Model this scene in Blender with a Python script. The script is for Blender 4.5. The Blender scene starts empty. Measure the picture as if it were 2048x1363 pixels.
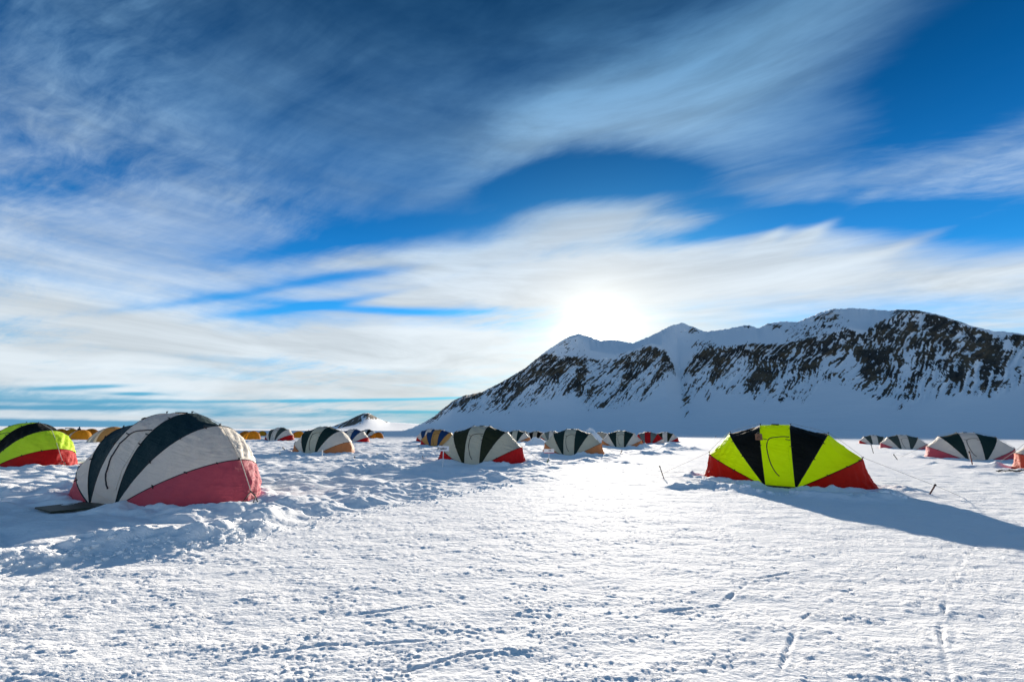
import bpy, math, random
import numpy as np
from mathutils import Vector, Matrix, Euler

random.seed(7)
scene = bpy.context.scene
COL = scene.collection
R = math.radians

# ------------------------------------------------------------------ camera
FPX, PITCH, ROLL, CAMH = 810.3, 12.59, 0.608, 1.70     # focal length in pixels of a 2048 wide frame
cam_d = bpy.data.cameras.new('camera')
cam_d.sensor_width = 36.0
cam_d.lens = FPX / 2048 * 36.0
cam_d.clip_start = 0.05
cam_d.clip_end = 200000
cam = bpy.data.objects.new('camera', cam_d)
COL.objects.link(cam)
cam.matrix_world = Matrix.Translation((0, 0, CAMH)) @ Matrix.Rotation(R(90 + PITCH), 4, 'X') @ Matrix.Rotation(R(ROLL), 4, 'Z')
scene.camera = cam

def ray(px, py):
    """world direction through a point of the photograph"""
    r = R(ROLL); u0, v0 = px - 1024, py - 681.5
    u = u0 * math.cos(r) + v0 * math.sin(r); v = -u0 * math.sin(r) + v0 * math.cos(r)
    p = R(PITCH)
    x, y, z = u / FPX, -v / FPX, 1.0
    d = Vector((x, z * math.cos(p) - y * math.sin(p), z * math.sin(p) + y * math.cos(p)))
    return d.normalized()

def azel(px, py):
    d = ray(px, py)
    return math.degrees(math.atan2(d.x, d.y)), math.degrees(math.asin(d.z))

def gp(px, py, z=0.0):
    """point of the ground plane seen at a pixel"""
    d = ray(px, py)
    t = (z - CAMH) / d.z
    return (d.x * t, d.y * t)

SUN_AZ, SUN_EL = azel(1196, 668)

# ------------------------------------------------------------------ view
scene.view_settings.view_transform = 'Standard'
scene.view_settings.look = 'None'
scene.view_settings.gamma = 1.0
scene.view_settings.use_curve_mapping = False
scene.view_settings.exposure = 1.0

# ------------------------------------------------------------------ node helpers
class N:
    """tiny wrapper: arithmetic on node sockets"""
    def __init__(s, nt, sock): s.nt, s.s = nt, sock
    def op(s, kind, *o):
        n = s.nt.nodes.new('ShaderNodeMath'); n.operation = kind
        for i, a in enumerate((s,) + o):
            if isinstance(a, N): s.nt.links.new(a.s, n.inputs[i])
            else: n.inputs[i].default_value = a
        return N(s.nt, n.outputs[0])
    def __add__(s, o): return s.op('ADD', o)
    def __radd__(s, o): return s.op('ADD', o)
    def __sub__(s, o): return s.op('SUBTRACT', o)
    def __rsub__(s, o): return (s * -1.0) + o
    def __mul__(s, o): return s.op('MULTIPLY', o)
    def __rmul__(s, o): return s.op('MULTIPLY', o)
    def __truediv__(s, o): return s.op('DIVIDE', o)
    def __neg__(s): return s * -1.0
    def pw(s, e): return s.op('POWER', e)
    def exp(s): return s.op('EXPONENT')
    def clamp(s):
        r = s.op('ADD', 0.0); r.s.node.use_clamp = True; return r
    def ss(s, a, b):
        n = s.nt.nodes.new('ShaderNodeMapRange'); n.interpolation_type = 'SMOOTHSTEP'
        s.nt.links.new(s.s, n.inputs['Value'])
        n.inputs['From Min'].default_value = a; n.inputs['From Max'].default_value = b
        return N(s.nt, n.outputs['Result'])

def comb(nt, x, y, z):
    n = nt.nodes.new('ShaderNodeCombineXYZ')
    for i, a in enumerate((x, y, z)):
        if isinstance(a, N): nt.links.new(a.s, n.inputs[i])
        else: n.inputs[i].default_value = a
    return n.outputs[0]

def noise(nt, vec, scale, detail=4, rough=0.5, dist=0.0, lac=2.0):
    n = nt.nodes.new('ShaderNodeTexNoise')
    nt.links.new(vec, n.inputs['Vector'])
    n.inputs['Scale'].default_value = scale; n.inputs['Detail'].default_value = detail
    n.inputs['Roughness'].default_value = rough; n.inputs['Distortion'].default_value = dist
    n.inputs['Lacunarity'].default_value = lac
    return N(nt, n.outputs[0])

def mixc(nt, f, a, b, mode='MIX'):
    n = nt.nodes.new('ShaderNodeMix'); n.data_type = 'RGBA'; n.blend_type = mode
    for nm, v in (('Factor', f), ('A', a), ('B', b)):
        i = [q for q in n.inputs if q.name == nm and (q.type == ('VALUE' if nm == 'Factor' else 'RGBA'))][0]
        if isinstance(v, N): nt.links.new(v.s, i)
        elif isinstance(v, bpy.types.NodeSocket): nt.links.new(v, i)
        elif nm == 'Factor': i.default_value = v
        else: i.default_value = (*v, 1)
    return [o for o in n.outputs if o.type == 'RGBA'][0]

# ------------------------------------------------------------------ sky
W = bpy.data.worlds.new('World'); scene.world = W; W.use_nodes = True
nt = W.node_tree; nt.nodes.clear()
tc = nt.nodes.new('ShaderNodeTexCoord'); sx = nt.nodes.new('ShaderNodeSeparateXYZ')
nt.links.new(tc.outputs['Generated'], sx.inputs[0])
X, Y, Z = (N(nt, o) for o in sx.outputs)
az = X.op('ARCTAN2', Y) * (180 / math.pi)
el = Z.op('ARCSINE') * (180 / math.pi)
sky = nt.nodes.new('ShaderNodeTexSky'); sky.sky_type = 'NISHITA'; sky.sun_disc = False
sky.sun_elevation = R(SUN_EL); sky.sun_rotation = R(SUN_AZ)
sky.altitude = 700; sky.air_density = 1.0; sky.dust_density = 0.4; sky.ozone_density = 2.5
SB = 0.10                                                    # Background strength
sd = Vector((math.sin(R(SUN_AZ)) * math.cos(R(SUN_EL)), math.cos(R(SUN_AZ)) * math.cos(R(SUN_EL)), math.sin(R(SUN_EL))))
dot = nt.nodes.new('ShaderNodeVectorMath'); dot.operation = 'DOT_PRODUCT'
nt.links.new(tc.outputs['Generated'], dot.inputs[0]); dot.inputs[1].default_value = sd
ang = N(nt, dot.outputs['Value']).op('MINIMUM', 0.999999).op('ARCCOSINE') * (180 / math.pi)    # degrees from the sun
# clear air: the Nishita sky, seen through a dry polar atmosphere (deeper, more saturated towards the zenith)
hs = nt.nodes.new('ShaderNodeHueSaturation'); nt.links.new(sky.outputs[0], hs.inputs['Color'])
hs.inputs['Saturation'].default_value = 1.45; hs.inputs['Value'].default_value = 1.0
elc = el.op('MAXIMUM', 0.0)
deep = (elc * elc * -0.00072).exp() * 0.88 + 0.13
dk = nt.nodes.new('ShaderNodeVectorMath'); dk.operation = 'SCALE'
nt.links.new(hs.outputs[0], dk.inputs[0]); nt.links.new(deep.s, dk.inputs['Scale'])
clear = mixc(nt, 1.0, dk.outputs[0], (0.22, 0.84, 1.00), 'MULTIPLY')
KS = 1.0 / (SB * 2 ** scene.view_settings.exposure)
clear = mixc(nt, el.ss(14, 0) * 0.9, clear, (0.08 * KS, 0.27 * KS, 0.55 * KS))
# cirrus deck: a flat sheet of cloud far above the plain, so it foreshortens to the horizon
zz = Z.op('MAXIMUM', 0.0) + 0.16
pu, pv = X / zz, Y / zz
wv = comb(nt, pu, pv, 0.0)
w1 = noise(nt, wv, 0.55, 3, 0.5) - 0.5
w2 = noise(nt, comb(nt, pu + 7.3, pv - 3.1, 2.0), 0.55, 3, 0.5) - 0.5
qu, qv = pu + w1 * 0.55, pv + w2 * 0.55
a0 = R(-24)
fu = qu * math.cos(a0) + qv * math.sin(a0); fv = qv * math.cos(a0) - qu * math.sin(a0)
soft = noise(nt, comb(nt, fu * 0.8, fv * 1.5, 0.0), 1.0, 7, 0.56)
fib = noise(nt, comb(nt, fu * 1.5, fv * 4.8, 3.0), 1.3, 8, 0.66, 0.3)
fib2 = noise(nt, comb(nt, fu * 4.5, fv * 15.0, 8.0), 1.8, 4, 0.6, 0.5)
band = noise(nt, comb(nt, az * 0.022 + w1 * 0.6, el * 0.34, 5.0), 1.0, 5, 0.55, 0.2)
lowm = (elc * -0.085).exp()
fibm = noise(nt, wv, 0.8, 2, 0.5).ss(0.42, 0.66)
tex = (soft - 0.5) * 0.80 + 0.45 + (fib - 0.5) * (fibm * 0.42 + 0.12) + (fib2 - 0.5) * (fibm * 0.24 + 0.05) + (band - 0.5) * lowm * 1.5
# the large shapes of the cloud field (centre, size, tilt, strength), placed as directions
BL = [(930, 740, 330, 60, 0, .22), (1190, 600, 260, 80, 0, .26), (1500, 70, 330, 60, 24, .26), (1180, 60, 230, 70, 10, .05), (1290, 215, 260, 55, 10, .30), (1050, 270, 150, 60, 38, .13),
      (150, 370, 330, 80, 4, -.13), (520, 385, 110, 22, 4, .08), (1210, 440, 260, 38, 2, .26), (1180, 545, 520, 55, 4, .30), (1750, 560, 420, 42, 2, .28),
      (1750, 250, 330, 60, 12, .10), (950, 510, 300, 22, 10, .25), (930, 575, 260, 16, 12, .20), (80, 600, 420, 70, 0, .14), (1600, 480, 130, 12, 30, .26), (1500, 505, 120, 10, 36, .2), (1860, 470, 120, 10, 20, .16),
      (300, 700, 700, 55, 0, .16), (800, 690, 300, 40, 0, .12), (1000, 400, 80, 20, 20, .1),
      (1250, 372, 210, 34, 4, -.26), (1020, 378, 110, 30, 24, -.16), (1440, 462, 170, 18, 12, -.42), (1640, 432, 260, 26, 2, -.40), (1950, 455, 230, 40, 0, -.32), (1430, 405, 110, 14, 8, -.18), (1960, 130, 330, 130, 30, -.34),
      (100, 60, 620, 90, 0, -.16), (350, 220, 420, 80, 0, -.06), (740, 545, 150, 13, 8, -.34), (800, 622, 230, 9, -2, -.42), (640, 610, 200, 8, 8, -.26),
      (400, 600, 320, 9, 8, -.16), (800, 455, 260, 30, 14, -.18), (650, 490, 180, 14, 12, -.14), (950, 440, 140, 16, 14, -.12), (160, 774, 110, 5, 2, -.42), (270, 787, 60, 4, 0, -.42),
      (700, 800, 420, 3, 1, -.42), (830, 823, 130, 3, 0, -.36), (600, 830, 180, 5, 0, -.2), (60, 815, 300, 5, 0, -.34), (60, 846, 420, 8, 0, -.75)]
cov = None
for (bx, by, rx, ry, tl, st) in BL:
    a, e = azel(bx, by)
    a1, e1 = azel(bx + rx * math.cos(R(tl)) * .5, by - rx * math.sin(R(tl)) * .5); a2, e2 = azel(bx - rx * math.cos(R(tl)) * .5, by + rx * math.sin(R(tl)) * .5)
    b1, f1 = azel(bx + ry * math.sin(R(tl)) * .5, by + ry * math.cos(R(tl)) * .5); b2, f2 = azel(bx - ry * math.sin(R(tl)) * .5, by - ry * math.cos(R(tl)) * .5)
    ce = math.cos(R(e))
    ux, uy = (a1 - a2) * ce, e1 - e2; L1 = math.hypot(ux, uy); ux /= L1; uy /= L1
    L2 = max(0.05, abs((b1 - b2) * ce * -uy + (f1 - f2) * ux))
    da = (az - a) * ce; de = el - e
    p_ = (da * (ux / L1) + de * (uy / L1)); q_ = (de * (ux / L2) - da * (uy / L2))
    g = ((p_ * p_ + q_ * q_) * -1.0).exp() * st
    cov = g if cov is None else cov + g
covb = (elc * elc * -0.0024).exp() * 0.18 + 0.02
# 22 degree halo: a darker disc inside, a brighter rim outside
topm = el.ss(20, 32)
azs = az - SUN_AZ
hz1 = ang - 28.5; hz2 = ang - 22.0
halo = (hz1 * hz1 * -0.055).exp() * 0.16 * topm * (azs * azs * -0.0018).exp() - (hz2 * hz2 * -0.16).exp() * 0.26 * topm * (azs * azs * -0.0028).exp()
dens = tex + cov + covb + halo
mask = dens.ss(0.30, 0.86)
mask = mask * 0.93 + (elc * -0.05).exp() * 0.05
# brightness of the cloud: forward scattering towards the sun, thin and blue high up
near = (ang * -0.085).exp()
cl_top = (0.07, 0.23, 0.44); cl_hi = (0.25, 0.46, 0.70); cl_lo = (0.70, 0.77, 0.82)
ccol = mixc(nt, el.ss(36, 14), mixc(nt, el.ss(56, 30), cl_top, cl_hi), cl_lo)
var = noise(nt, comb(nt, az * 0.03 + w1 * 1.2, el * 0.22 + w2, 15.0), 1.0, 6, 0.62, 0.3).ss(0.30, 0.68) * 0.34 + 0.74
vs = nt.nodes.new('ShaderNodeVectorMath'); vs.operation = 'SCALE'; nt.links.new(ccol, vs.inputs[0]); nt.links.new(var.s, vs.inputs['Scale']); ccol = vs.outputs[0]
ccol = mixc(nt, (near * 1.0 - 0.06).clamp(), ccol, (0.93, 0.90, 0.85))
ccol = mixc(nt, ((elc * -0.14).exp() * (azs * azs * -0.0016).exp() * 0.62).clamp(), ccol, (0.95, 0.87, 0.70))
KS = 1.0 / (SB * 2 ** scene.view_settings.exposure)
sc = nt.nodes.new('ShaderNodeVectorMath'); sc.operation = 'SCALE'; nt.links.new(ccol, sc.inputs[0]); sc.inputs['Scale'].default_value = KS * 1.12
col = mixc(nt, mask, clear, sc.outputs[0])
# aureole of the veiled sun
aur = ((ang * ang) * -0.17).exp() * 4.0 + ((ang * ang) * -0.07).exp() * 0.5 + ((ang * ang) * -0.022).exp() * 0.16 + (ang * -0.13).exp() * 0.08
av = comb(nt, aur * (1.0 * KS), aur * (0.95 * KS), aur * (0.80 * KS))
add = nt.nodes.new('ShaderNodeVectorMath'); add.operation = 'ADD'
nt.links.new(col, add.inputs[0]); nt.links.new(av, add.inputs[1])
bg = nt.nodes.new('ShaderNodeBackground'); bg.inputs['Strength'].default_value = SB
nt.links.new(add.outputs[0], bg.inputs['Color'])
wo = nt.nodes.new('ShaderNodeOutputWorld'); nt.links.new(bg.outputs[0], wo.inputs[0])

# ------------------------------------------------------------------ sun
sl = bpy.data.lights.new('sun', 'SUN'); sl.energy = 4.8; sl.angle = R(0.53); sl.color = (1.0, 0.90, 0.77)
so = bpy.data.objects.new('sun', sl); COL.objects.link(so)
so.rotation_euler = (-sd).to_track_quat('-Z', 'Y').to_euler(); so.location = (0, 0, 50)

# ------------------------------------------------------------------ numpy noise
_rng = np.random.RandomState(11)
_perm = _rng.permutation(4096).astype(np.int64)
_ga = _rng.rand(4096) * 2 * np.pi
_gx, _gy = np.cos(_ga), np.sin(_ga)
def perlin(x, y, seed=0):
    xi = np.floor(x).astype(np.int64); yi = np.floor(y).astype(np.int64)
    xf = x - xi; yf = y - yi
    u = xf * xf * xf * (xf * (xf * 6 - 15) + 10); v = yf * yf * yf * (yf * (yf * 6 - 15) + 10)
    def g(ix, iy, fx, fy):
        h = _perm[(_perm[(ix + seed * 57) & 4095] + iy) & 4095]
        return _gx[h] * fx + _gy[h] * fy
    a = g(xi, yi, xf, yf); b = g(xi + 1, yi, xf - 1, yf)
    c = g(xi, yi + 1, xf, yf - 1); d = g(xi + 1, yi + 1, xf - 1, yf - 1)
    return ((a + (b - a) * u) * (1 - v) + (c + (d - c) * u) * v) * 1.5
def fbm(x, y, oct=4, seed=0, rough=0.5):
    s = 0; a = 1.0; t = 0
    for i in range(oct):
        s = s + a * perlin(x, y, seed + i); t += a; a *= rough; x = x * 2.03 + 5.1; y = y * 2.03 + 1.7
    return s / t
def sstep(x, a, b):
    t = np.clip((x - a) / (b - a), 0, 1); return t * t * (3 - 2 * t)

# ------------------------------------------------------------------ materials
def new_mat(name):
    m = bpy.data.materials.new(name); m.use_nodes = True
    t = m.node_tree; return m, t, t.nodes['Principled BSDF']

def objvec(t):
    c = t.nodes.new('ShaderNodeTexCoord'); return c.outputs['Object']

def snow_mat():
    m, t, b = new_mat('snow')
    v = objvec(t)
    s = t.nodes.new('ShaderNodeSeparateXYZ'); t.links.new(v, s.inputs[0])
    x, y = N(t, s.outputs[0]), N(t, s.outputs[1])
    n1 = noise(t, v, 0.35, 4, 0.6)
    c = mixc(t, n1.ss(0.35, 0.7), (0.94, 0.94, 0.935), (0.95, 0.95, 0.945))
    t.links.new(c, b.inputs['Base Color'])
    b.inputs['Roughness'].default_value = 0.75
    b.inputs['Specular IOR Level'].default_value = 0.02
    st = comb(t, x * 0.45 + y * 0.08, y, 0.0)
    h = noise(t, st, 17, 6, 0.66) * 0.026 + noise(t, st, 48, 3, 0.6) * 0.011 + noise(t, v, 90, 2, 0.6) * 0.003 + noise(t, comb(t, x * 0.4, y, 1.0), 4.0, 4, 0.6) * 0.03
    bp = t.nodes.new('ShaderNodeBump'); bp.inputs['Strength'].default_value = 0.8; bp.inputs['Distance'].default_value = 1.0
    t.links.new(h.s, bp.inputs['Height']); t.links.new(bp.outputs[0], b.inputs['Normal'])
    return m
SNOW = snow_mat()

def far_snow_mat():
    m, t, b = new_mat('far_snow')
    v = objvec(t)
    n1 = noise(t, v, 0.004, 5, 0.6)
    c = mixc(t, n1.ss(0.35, 0.7), (0.84, 0.87, 0.91), (0.88, 0.89, 0.90))
    t.links.new(c, b.inputs['Base Color']); b.inputs['Roughness'].default_value = 0.7
    b.inputs['Specular IOR Level'].default_value = 0.2
    return m
FARSNOW = far_snow_mat()

def rock_mat():
    m, t, b = new_mat('snowy_rock')
    v = objvec(t)
    at = t.nodes.new('ShaderNodeAttribute'); at.attribute_name = 'rock'
    rk = N(t, at.outputs['Fac'])
    sp = t.nodes.new('ShaderNodeSeparateXYZ'); t.links.new(v, sp.inputs[0])
    x, y, z = (N(t, o) for o in sp.outputs)
    st = comb(t, x * 1.0 - z * 0.75, y * 0.3, z * 0.3 + x * 0.2)
    nb = noise(t, v, 0.07, 5, 0.7); nf = noise(t, st, 0.09, 4, 0.65)
    r = rk + ((nb - 0.5) * 1.3 + (nf - 0.5) * 1.1) * rk.ss(0.0, 0.25)
    mk = r.ss(0.46, 0.54)
    rc = mixc(t, noise(t, v, 0.012, 5, 0.6).ss(0.4, 0.62), (0.055, 0.050, 0.043), (0.16, 0.115, 0.068))
    rc = mixc(t, noise(t, v, 0.09, 4, 0.6).ss(0.48, 0.7) * 0.6, rc, (0.13, 0.12, 0.10))
    c = mixc(t, mk, (0.955, 0.955, 0.955), rc)
    t.links.new(c, b.inputs['Base Color']); b.inputs['Roughness'].default_value = 0.8
    b.inputs['Specular IOR Level'].default_value = 0.15
    h = mk * (nb * 14 + 4.0) + noise(t, v, 0.01, 4, 0.5) * 8.0
    bp = t.nodes.new('ShaderNodeBump'); bp.inputs['Strength'].default_value = 0.7; bp.inputs['Distance'].default_value = 1.0
    t.links.new(h.s, bp.inputs['Height']); t.links.new(bp.outputs[0], b.inputs['Normal'])
    return m
ROCK = rock_mat()

def fabric(name, c, trans=0.35, dirt=0.25, rough=0.6, wr=1.0):
    """tent cloth: slightly translucent, faded and grubby in places, with a fine weave and soft creases"""
    m, t, b = new_mat(name)
    v = objvec(t)
    d = noise(t, v, 1.7, 5, 0.6).ss(0.45, 0.8) * dirt
    cc = mixc(t, d, c, tuple(x * 0.62 + 0.02 for x in c))
    f = noise(t, v, 0.8, 3, 0.5).ss(0.35, 0.75) * 0.16
    cc = mixc(t, f, cc, tuple(min(1, x * 1.1 + 0.03) for x in c))
    t.links.new(cc, b.inputs['Base Color'])
    b.inputs['Roughness'].default_value = rough; b.inputs['Specular IOR Level'].default_value = 0.12
    sp = t.nodes.new('ShaderNodeSeparateXYZ'); t.links.new(v, sp.inputs[0]); ox, oy, oz = (N(t, q) for q in sp.outputs)
    st = comb(t, ox * 1.4, oy * 1.4, oz * 11.0 + ox * 2.5)
    h = noise(t, v, 5, 3, 0.55, 0.8) * 0.034 * wr + noise(t, v, 150, 2, 0.5) * 0.0006 + noise(t, st, 1.0, 3, 0.55, 0.4) * 0.045 * wr
    bp = t.nodes.new('ShaderNodeBump'); bp.inputs['Strength'].default_value = 0.85; bp.inputs['Distance'].default_value = 1.0
    t.links.new(h.s, bp.inputs['Height']); t.links.new(bp.outputs[0], b.inputs['Normal'])
    if trans > 0:
        tr = t.nodes.new('ShaderNodeBsdfTranslucent'); t.links.new(cc, tr.inputs['Color'])
        mx = t.nodes.new('ShaderNodeMixShader'); mx.inputs[0].default_value = trans
        t.links.new(b.outputs[0], mx.inputs[1]); t.links.new(tr.outputs[0], mx.inputs[2])
        t.links.new(mx.outputs[0], t.nodes['Material Output'].inputs['Surface'])
    return m

def plain(name, c, rough=0.6, var=0.3, sc=8.0, metal=0.0):
    m, t, b = new_mat(name)
    v = objvec(t)
    cc = mixc(t, noise(t, v, sc, 4, 0.6).ss(0.35, 0.7) * var, c, tuple(x * 0.45 for x in c))
    t.links.new(cc, b.inputs['Base Color']); b.inputs['Roughness'].default_value = rough; b.inputs['Metallic'].default_value = metal
    return m

M = dict(
    white=fabric('off_white_cloth', (0.74, 0.69, 0.60), 0.24, .25),
    cream=fabric('grey_cream_cloth', (0.56, 0.55, 0.43), 0.22, .3),
    beige=fabric('beige_cloth', (0.52, 0.46, 0.34), 0.22, .3),
    lime=fabric('lime_cloth', (0.74, 0.97, 0.003), 0.52, .05),
    lime2=fabric('faded_lime_cloth', (0.60, 0.84, 0.05), 0.40, .12),
    black=fabric('black_cloth', (0.005, 0.005, 0.003), 0.01, .2, .7),
    teal=fabric('dark_teal_cloth', (0.012, 0.034, 0.038), 0.05, .3, .7),
    dgreen=fabric('dark_green_cloth', (0.010, 0.030, 0.026), 0.05, .3, .7),
    olive=fabric('dark_olive_cloth', (0.024, 0.030, 0.014), 0.05, .3, .7),
    fgreen=fabric('faded_green_cloth', (0.060, 0.078, 0.066), 0.08, .3, .7),
    navy=fabric('navy_cloth', (0.012, 0.050, 0.14), 0.08, .3, .7),
    red=fabric('red_cloth', (0.50, 0.010, 0.012), 0.30, .25),
    dred=fabric('deep_red_cloth', (0.46, 0.008, 0.002), 0.25, .2),
    pink=fabric('faded_red_cloth', (0.50, 0.088, 0.125), 0.30, .2),
    coral=fabric('coral_red_cloth', (0.62, 0.09, 0.05), 0.30, .2),
    orange=fabric('tan_orange_cloth', (0.56, 0.22, 0.085), 0.25, .25),
    tan=fabric('ochre_cloth', (0.56, 0.32, 0.10), 0.25, .25),
    grey=fabric('grey_cloth', (0.17, 0.20, 0.17), 0.15, .3),
    yellow=fabric('yellow_cloth', (0.78, 0.36, 0.02), 0.40, .2),
    amber=fabric('amber_cloth', (0.62, 0.21, 0.012), 0.35, .25),
    pale=fabric('pale_grey_cloth', (0.50, 0.52, 0.44), 0.3, .2),
    strap=plain('black_webbing', (0.012, 0.012, 0.012), .7),
    rope=plain('pale_rope', (0.55, 0.52, 0.45), .8, .5, 60),
    zip=plain('black_zip', (0.012, 0.012, 0.014), .5),
    sheet=plain('dark_groundsheet', (0.010, 0.022, 0.016), .5, .3),
    mat=plain('dark_green_board', (0.016, 0.028, 0.012), .6, .5, 5),
    stickd=plain('dark_stick', (0.03, 0.016, 0.012), .7, .5, 20),
    stickr=plain('red_brown_stick', (0.11, 0.022, 0.014), .6, .5, 20),
    bamboo=plain('weathered_bamboo', (0.26, 0.19, 0.11), .7, .4, 20),
    wpost=plain('white_post', (0.74, 0.73, 0.70), .6, .15, 15),
    board=plain('white_board', (0.80, 0.77, 0.78), .5, .08, 12),
    ink=plain('dark_ink', (0.02, 0.02, 0.02), .6, .0),
    wood=plain('brown_plywood', (0.24, 0.10, 0.045), .6, .35, 14),
    green=plain('green_tape', (0.02, 0.12, 0.05), .6, .2),
    hut=plain('dark_hut_paint', (0.03, 0.04, 0.05), .6, .3, .5),
    coat=plain('dark_coat', (0.02, 0.025, 0.04), .8, .3, 6),
)

# ------------------------------------------------------------------ mesh helpers
def mesh_np(name, verts, quads, mat=None, smooth=True):
    me = bpy.data.meshes.new(name)
    verts = np.asarray(verts, dtype=np.float32); quads = np.asarray(quads, dtype=np.int32)
    me.vertices.add(len(verts)); me.vertices.foreach_set('co', verts.ravel())
    k = quads.shape[1]
    me.loops.add(quads.size); me.loops.foreach_set('vertex_index', quads.ravel())
    me.polygons.add(len(quads)); me.polygons.foreach_set('loop_start', np.arange(0, quads.size, k, dtype=np.int32))
    me.update(calc_edges=True)
    if smooth: me.polygons.foreach_set('use_smooth', np.ones(len(quads), dtype=bool))
    if mat: me.materials.append(mat)
    me.update(); return me

def link(name, me, parent=None, mat=None, loc=None):
    o = bpy.data.objects.new(name, me); COL.objects.link(o)
    if parent: o.parent = parent
    if mat is not None:
        if len(me.materials) == 0: me.materials.append(None)
        o.material_slots[0].link = 'OBJECT'; o.material_slots[0].material = mat
    if loc: o.location = loc
    return o

def thing(name, label, cat, loc=(0, 0, 0), rz=0.0, group=None):
    o = bpy.data.objects.new(name, None); COL.objects.link(o); o.empty_display_size = 0.2
    o.location = loc; o.rotation_euler = (0, 0, rz); tag(o, label, cat, group); return o

def tag(o, label=None, cat=None, group=None, kind=None):
    if label: o['label'] = label
    if cat: o['category'] = cat
    if group: o['group'] = group
    if kind: o['kind'] = kind
    return o

def grid_quads(nr, nc, wrap=False):
    i = np.arange(nr - 1)[:, None]; j = np.arange(nc if wrap else nc - 1)[None, :]
    a = i * nc + j; b = i * nc + (j + 1) % nc
    return np.stack([a, b, b + nc, a + nc], -1).reshape(-1, 4)

def tube_arrays(paths, rad, sides=6, caps=True):
    """several tubes joined in one vertex/face list; rad may be a number or a list per point"""
    V, F = [], []
    for pts in paths:
        pts = [Vector(p) for p in pts]; base = len(V); n = len(pts)
        for i, p in enumerate(pts):
            d = (pts[min(i + 1, n - 1)] - pts[max(i - 1, 0)]).normalized()
            up = Vector((0, 0, 1)) if abs(d.z) < 0.9 else Vector((1, 0, 0))
            a = d.cross(up).normalized(); b = d.cross(a).normalized()
            r = rad[i] if isinstance(rad, (list, tuple)) else rad
            for k in range(sides):
                t = 2 * math.pi * k / sides
                V.append(p + a * (r * math.cos(t)) + b * (r * math.sin(t)))
        for i in range(n - 1):
            for k in range(sides):
                k2 = (k + 1) % sides
                F.append((base + i * sides + k, base + i * sides + k2, base + (i + 1) * sides + k2, base + (i + 1) * sides + k))
        if caps:
            F.append(tuple(base + k for k in range(sides))[::-1]); F.append(tuple(base + (n - 1) * sides + k for k in range(sides)))
    return V, F

def tube(name, paths, rad, mat=None, parent=None, sides=6, me_only=False):
    V, F = tube_arrays(paths, rad, sides)
    me = bpy.data.meshes.new(name); me.from_pydata([tuple(v) for v in V], [], F)
    me.polygons.foreach_set('use_smooth', [True] * len(me.polygons)); me.update()
    if me_only: return me
    if mat: me.materials.append(mat)
    return link(name, me, parent)

def box_me(name, sx_, sy_, sz_, bev=0.0, off=(0, 0, 0)):
    import bmesh
    bm = bmesh.new(); bmesh.ops.create_cube(bm, size=1)
    for v in bm.verts: v.co = Vector((v.co.x * sx_ + off[0], v.co.y * sy_ + off[1], v.co.z * sz_ + off[2]))
    if bev > 0: bmesh.ops.bevel(bm, geom=list(bm.edges), offset=bev, segments=2, affect='EDGES')
    me = bpy.data.meshes.new(name); bm.to_mesh(me); bm.free(); return me

# ------------------------------------------------------------------ tent positions (x, y, sunk, yaw)
POS = {'T1': (-21.43, 18.55, -.16, -18), 'T2': (-8.56, 10.62, .06, -18.4), 'T3': (-34.67, 62.45, -.07, -18), 'T4': (-13.98, 31.15, -.10, -18),
       'T5': (-21.11, 55.75, -.2, -18), 'T6': (-34.0, 98.45, -.14, -18), 'T7': (-12.19, 63.39, -.03, -20), 'T8': (-8.53, 49.69, -.18, -20),
       'T9': (-1.61, 22.72, -.03, -18.7), 'T10': (0.90, 68.76, -.1, -20), 'T11': (3.43, 116.61, -.1, -20), 'T12': (5.2, 85.23, -.16, -22),
       'T13': (8.13, 81.82, -.1, -20), 'T14': (4.94, 33.46, -.07, -23.3), 'T15': (20.77, 96.3, -.2, -22), 'T16': (13.04, 49.11, -.07, -24),
       'T17': (22.61, 68.51, -.12, -24), 'T18': (30.3, 81.62, -.08, -26), 'T19': (9.67, 15.13, .03, -36.5), 'T20': (70.95, 81.32, -.25, -34),
       'T21': (51.95, 55.23, -.2, -34), 'T22': (34.64, 31.62, -.03, -33.4), 'T23': (28.25, 20.6, -.05, -34)}

# ------------------------------------------------------------------ ground height
def seg_dist(X_, Y_, P):
    best = np.full(X_.shape, 1e9); side = np.zeros(X_.shape); tt = np.zeros(X_.shape)
    for i in range(len(P) - 1):
        ax_, ay_ = P[i]; bx_, by_ = P[i + 1]; dx, dy = bx_ - ax_, by_ - ay_; L = dx * dx + dy * dy
        t = np.clip(((X_ - ax_) * dx + (Y_ - ay_) * dy) / L, 0, 1)
        ex, ey = X_ - ax_ - t * dx, Y_ - ay_ - t * dy; d = np.hypot(ex, ey)
        m = d < best; best = np.where(m, d, best); side = np.where(m, np.sign(dx * ey - dy * ex), side); tt = np.where(m, i + t, tt)
    return best, side, tt

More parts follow.
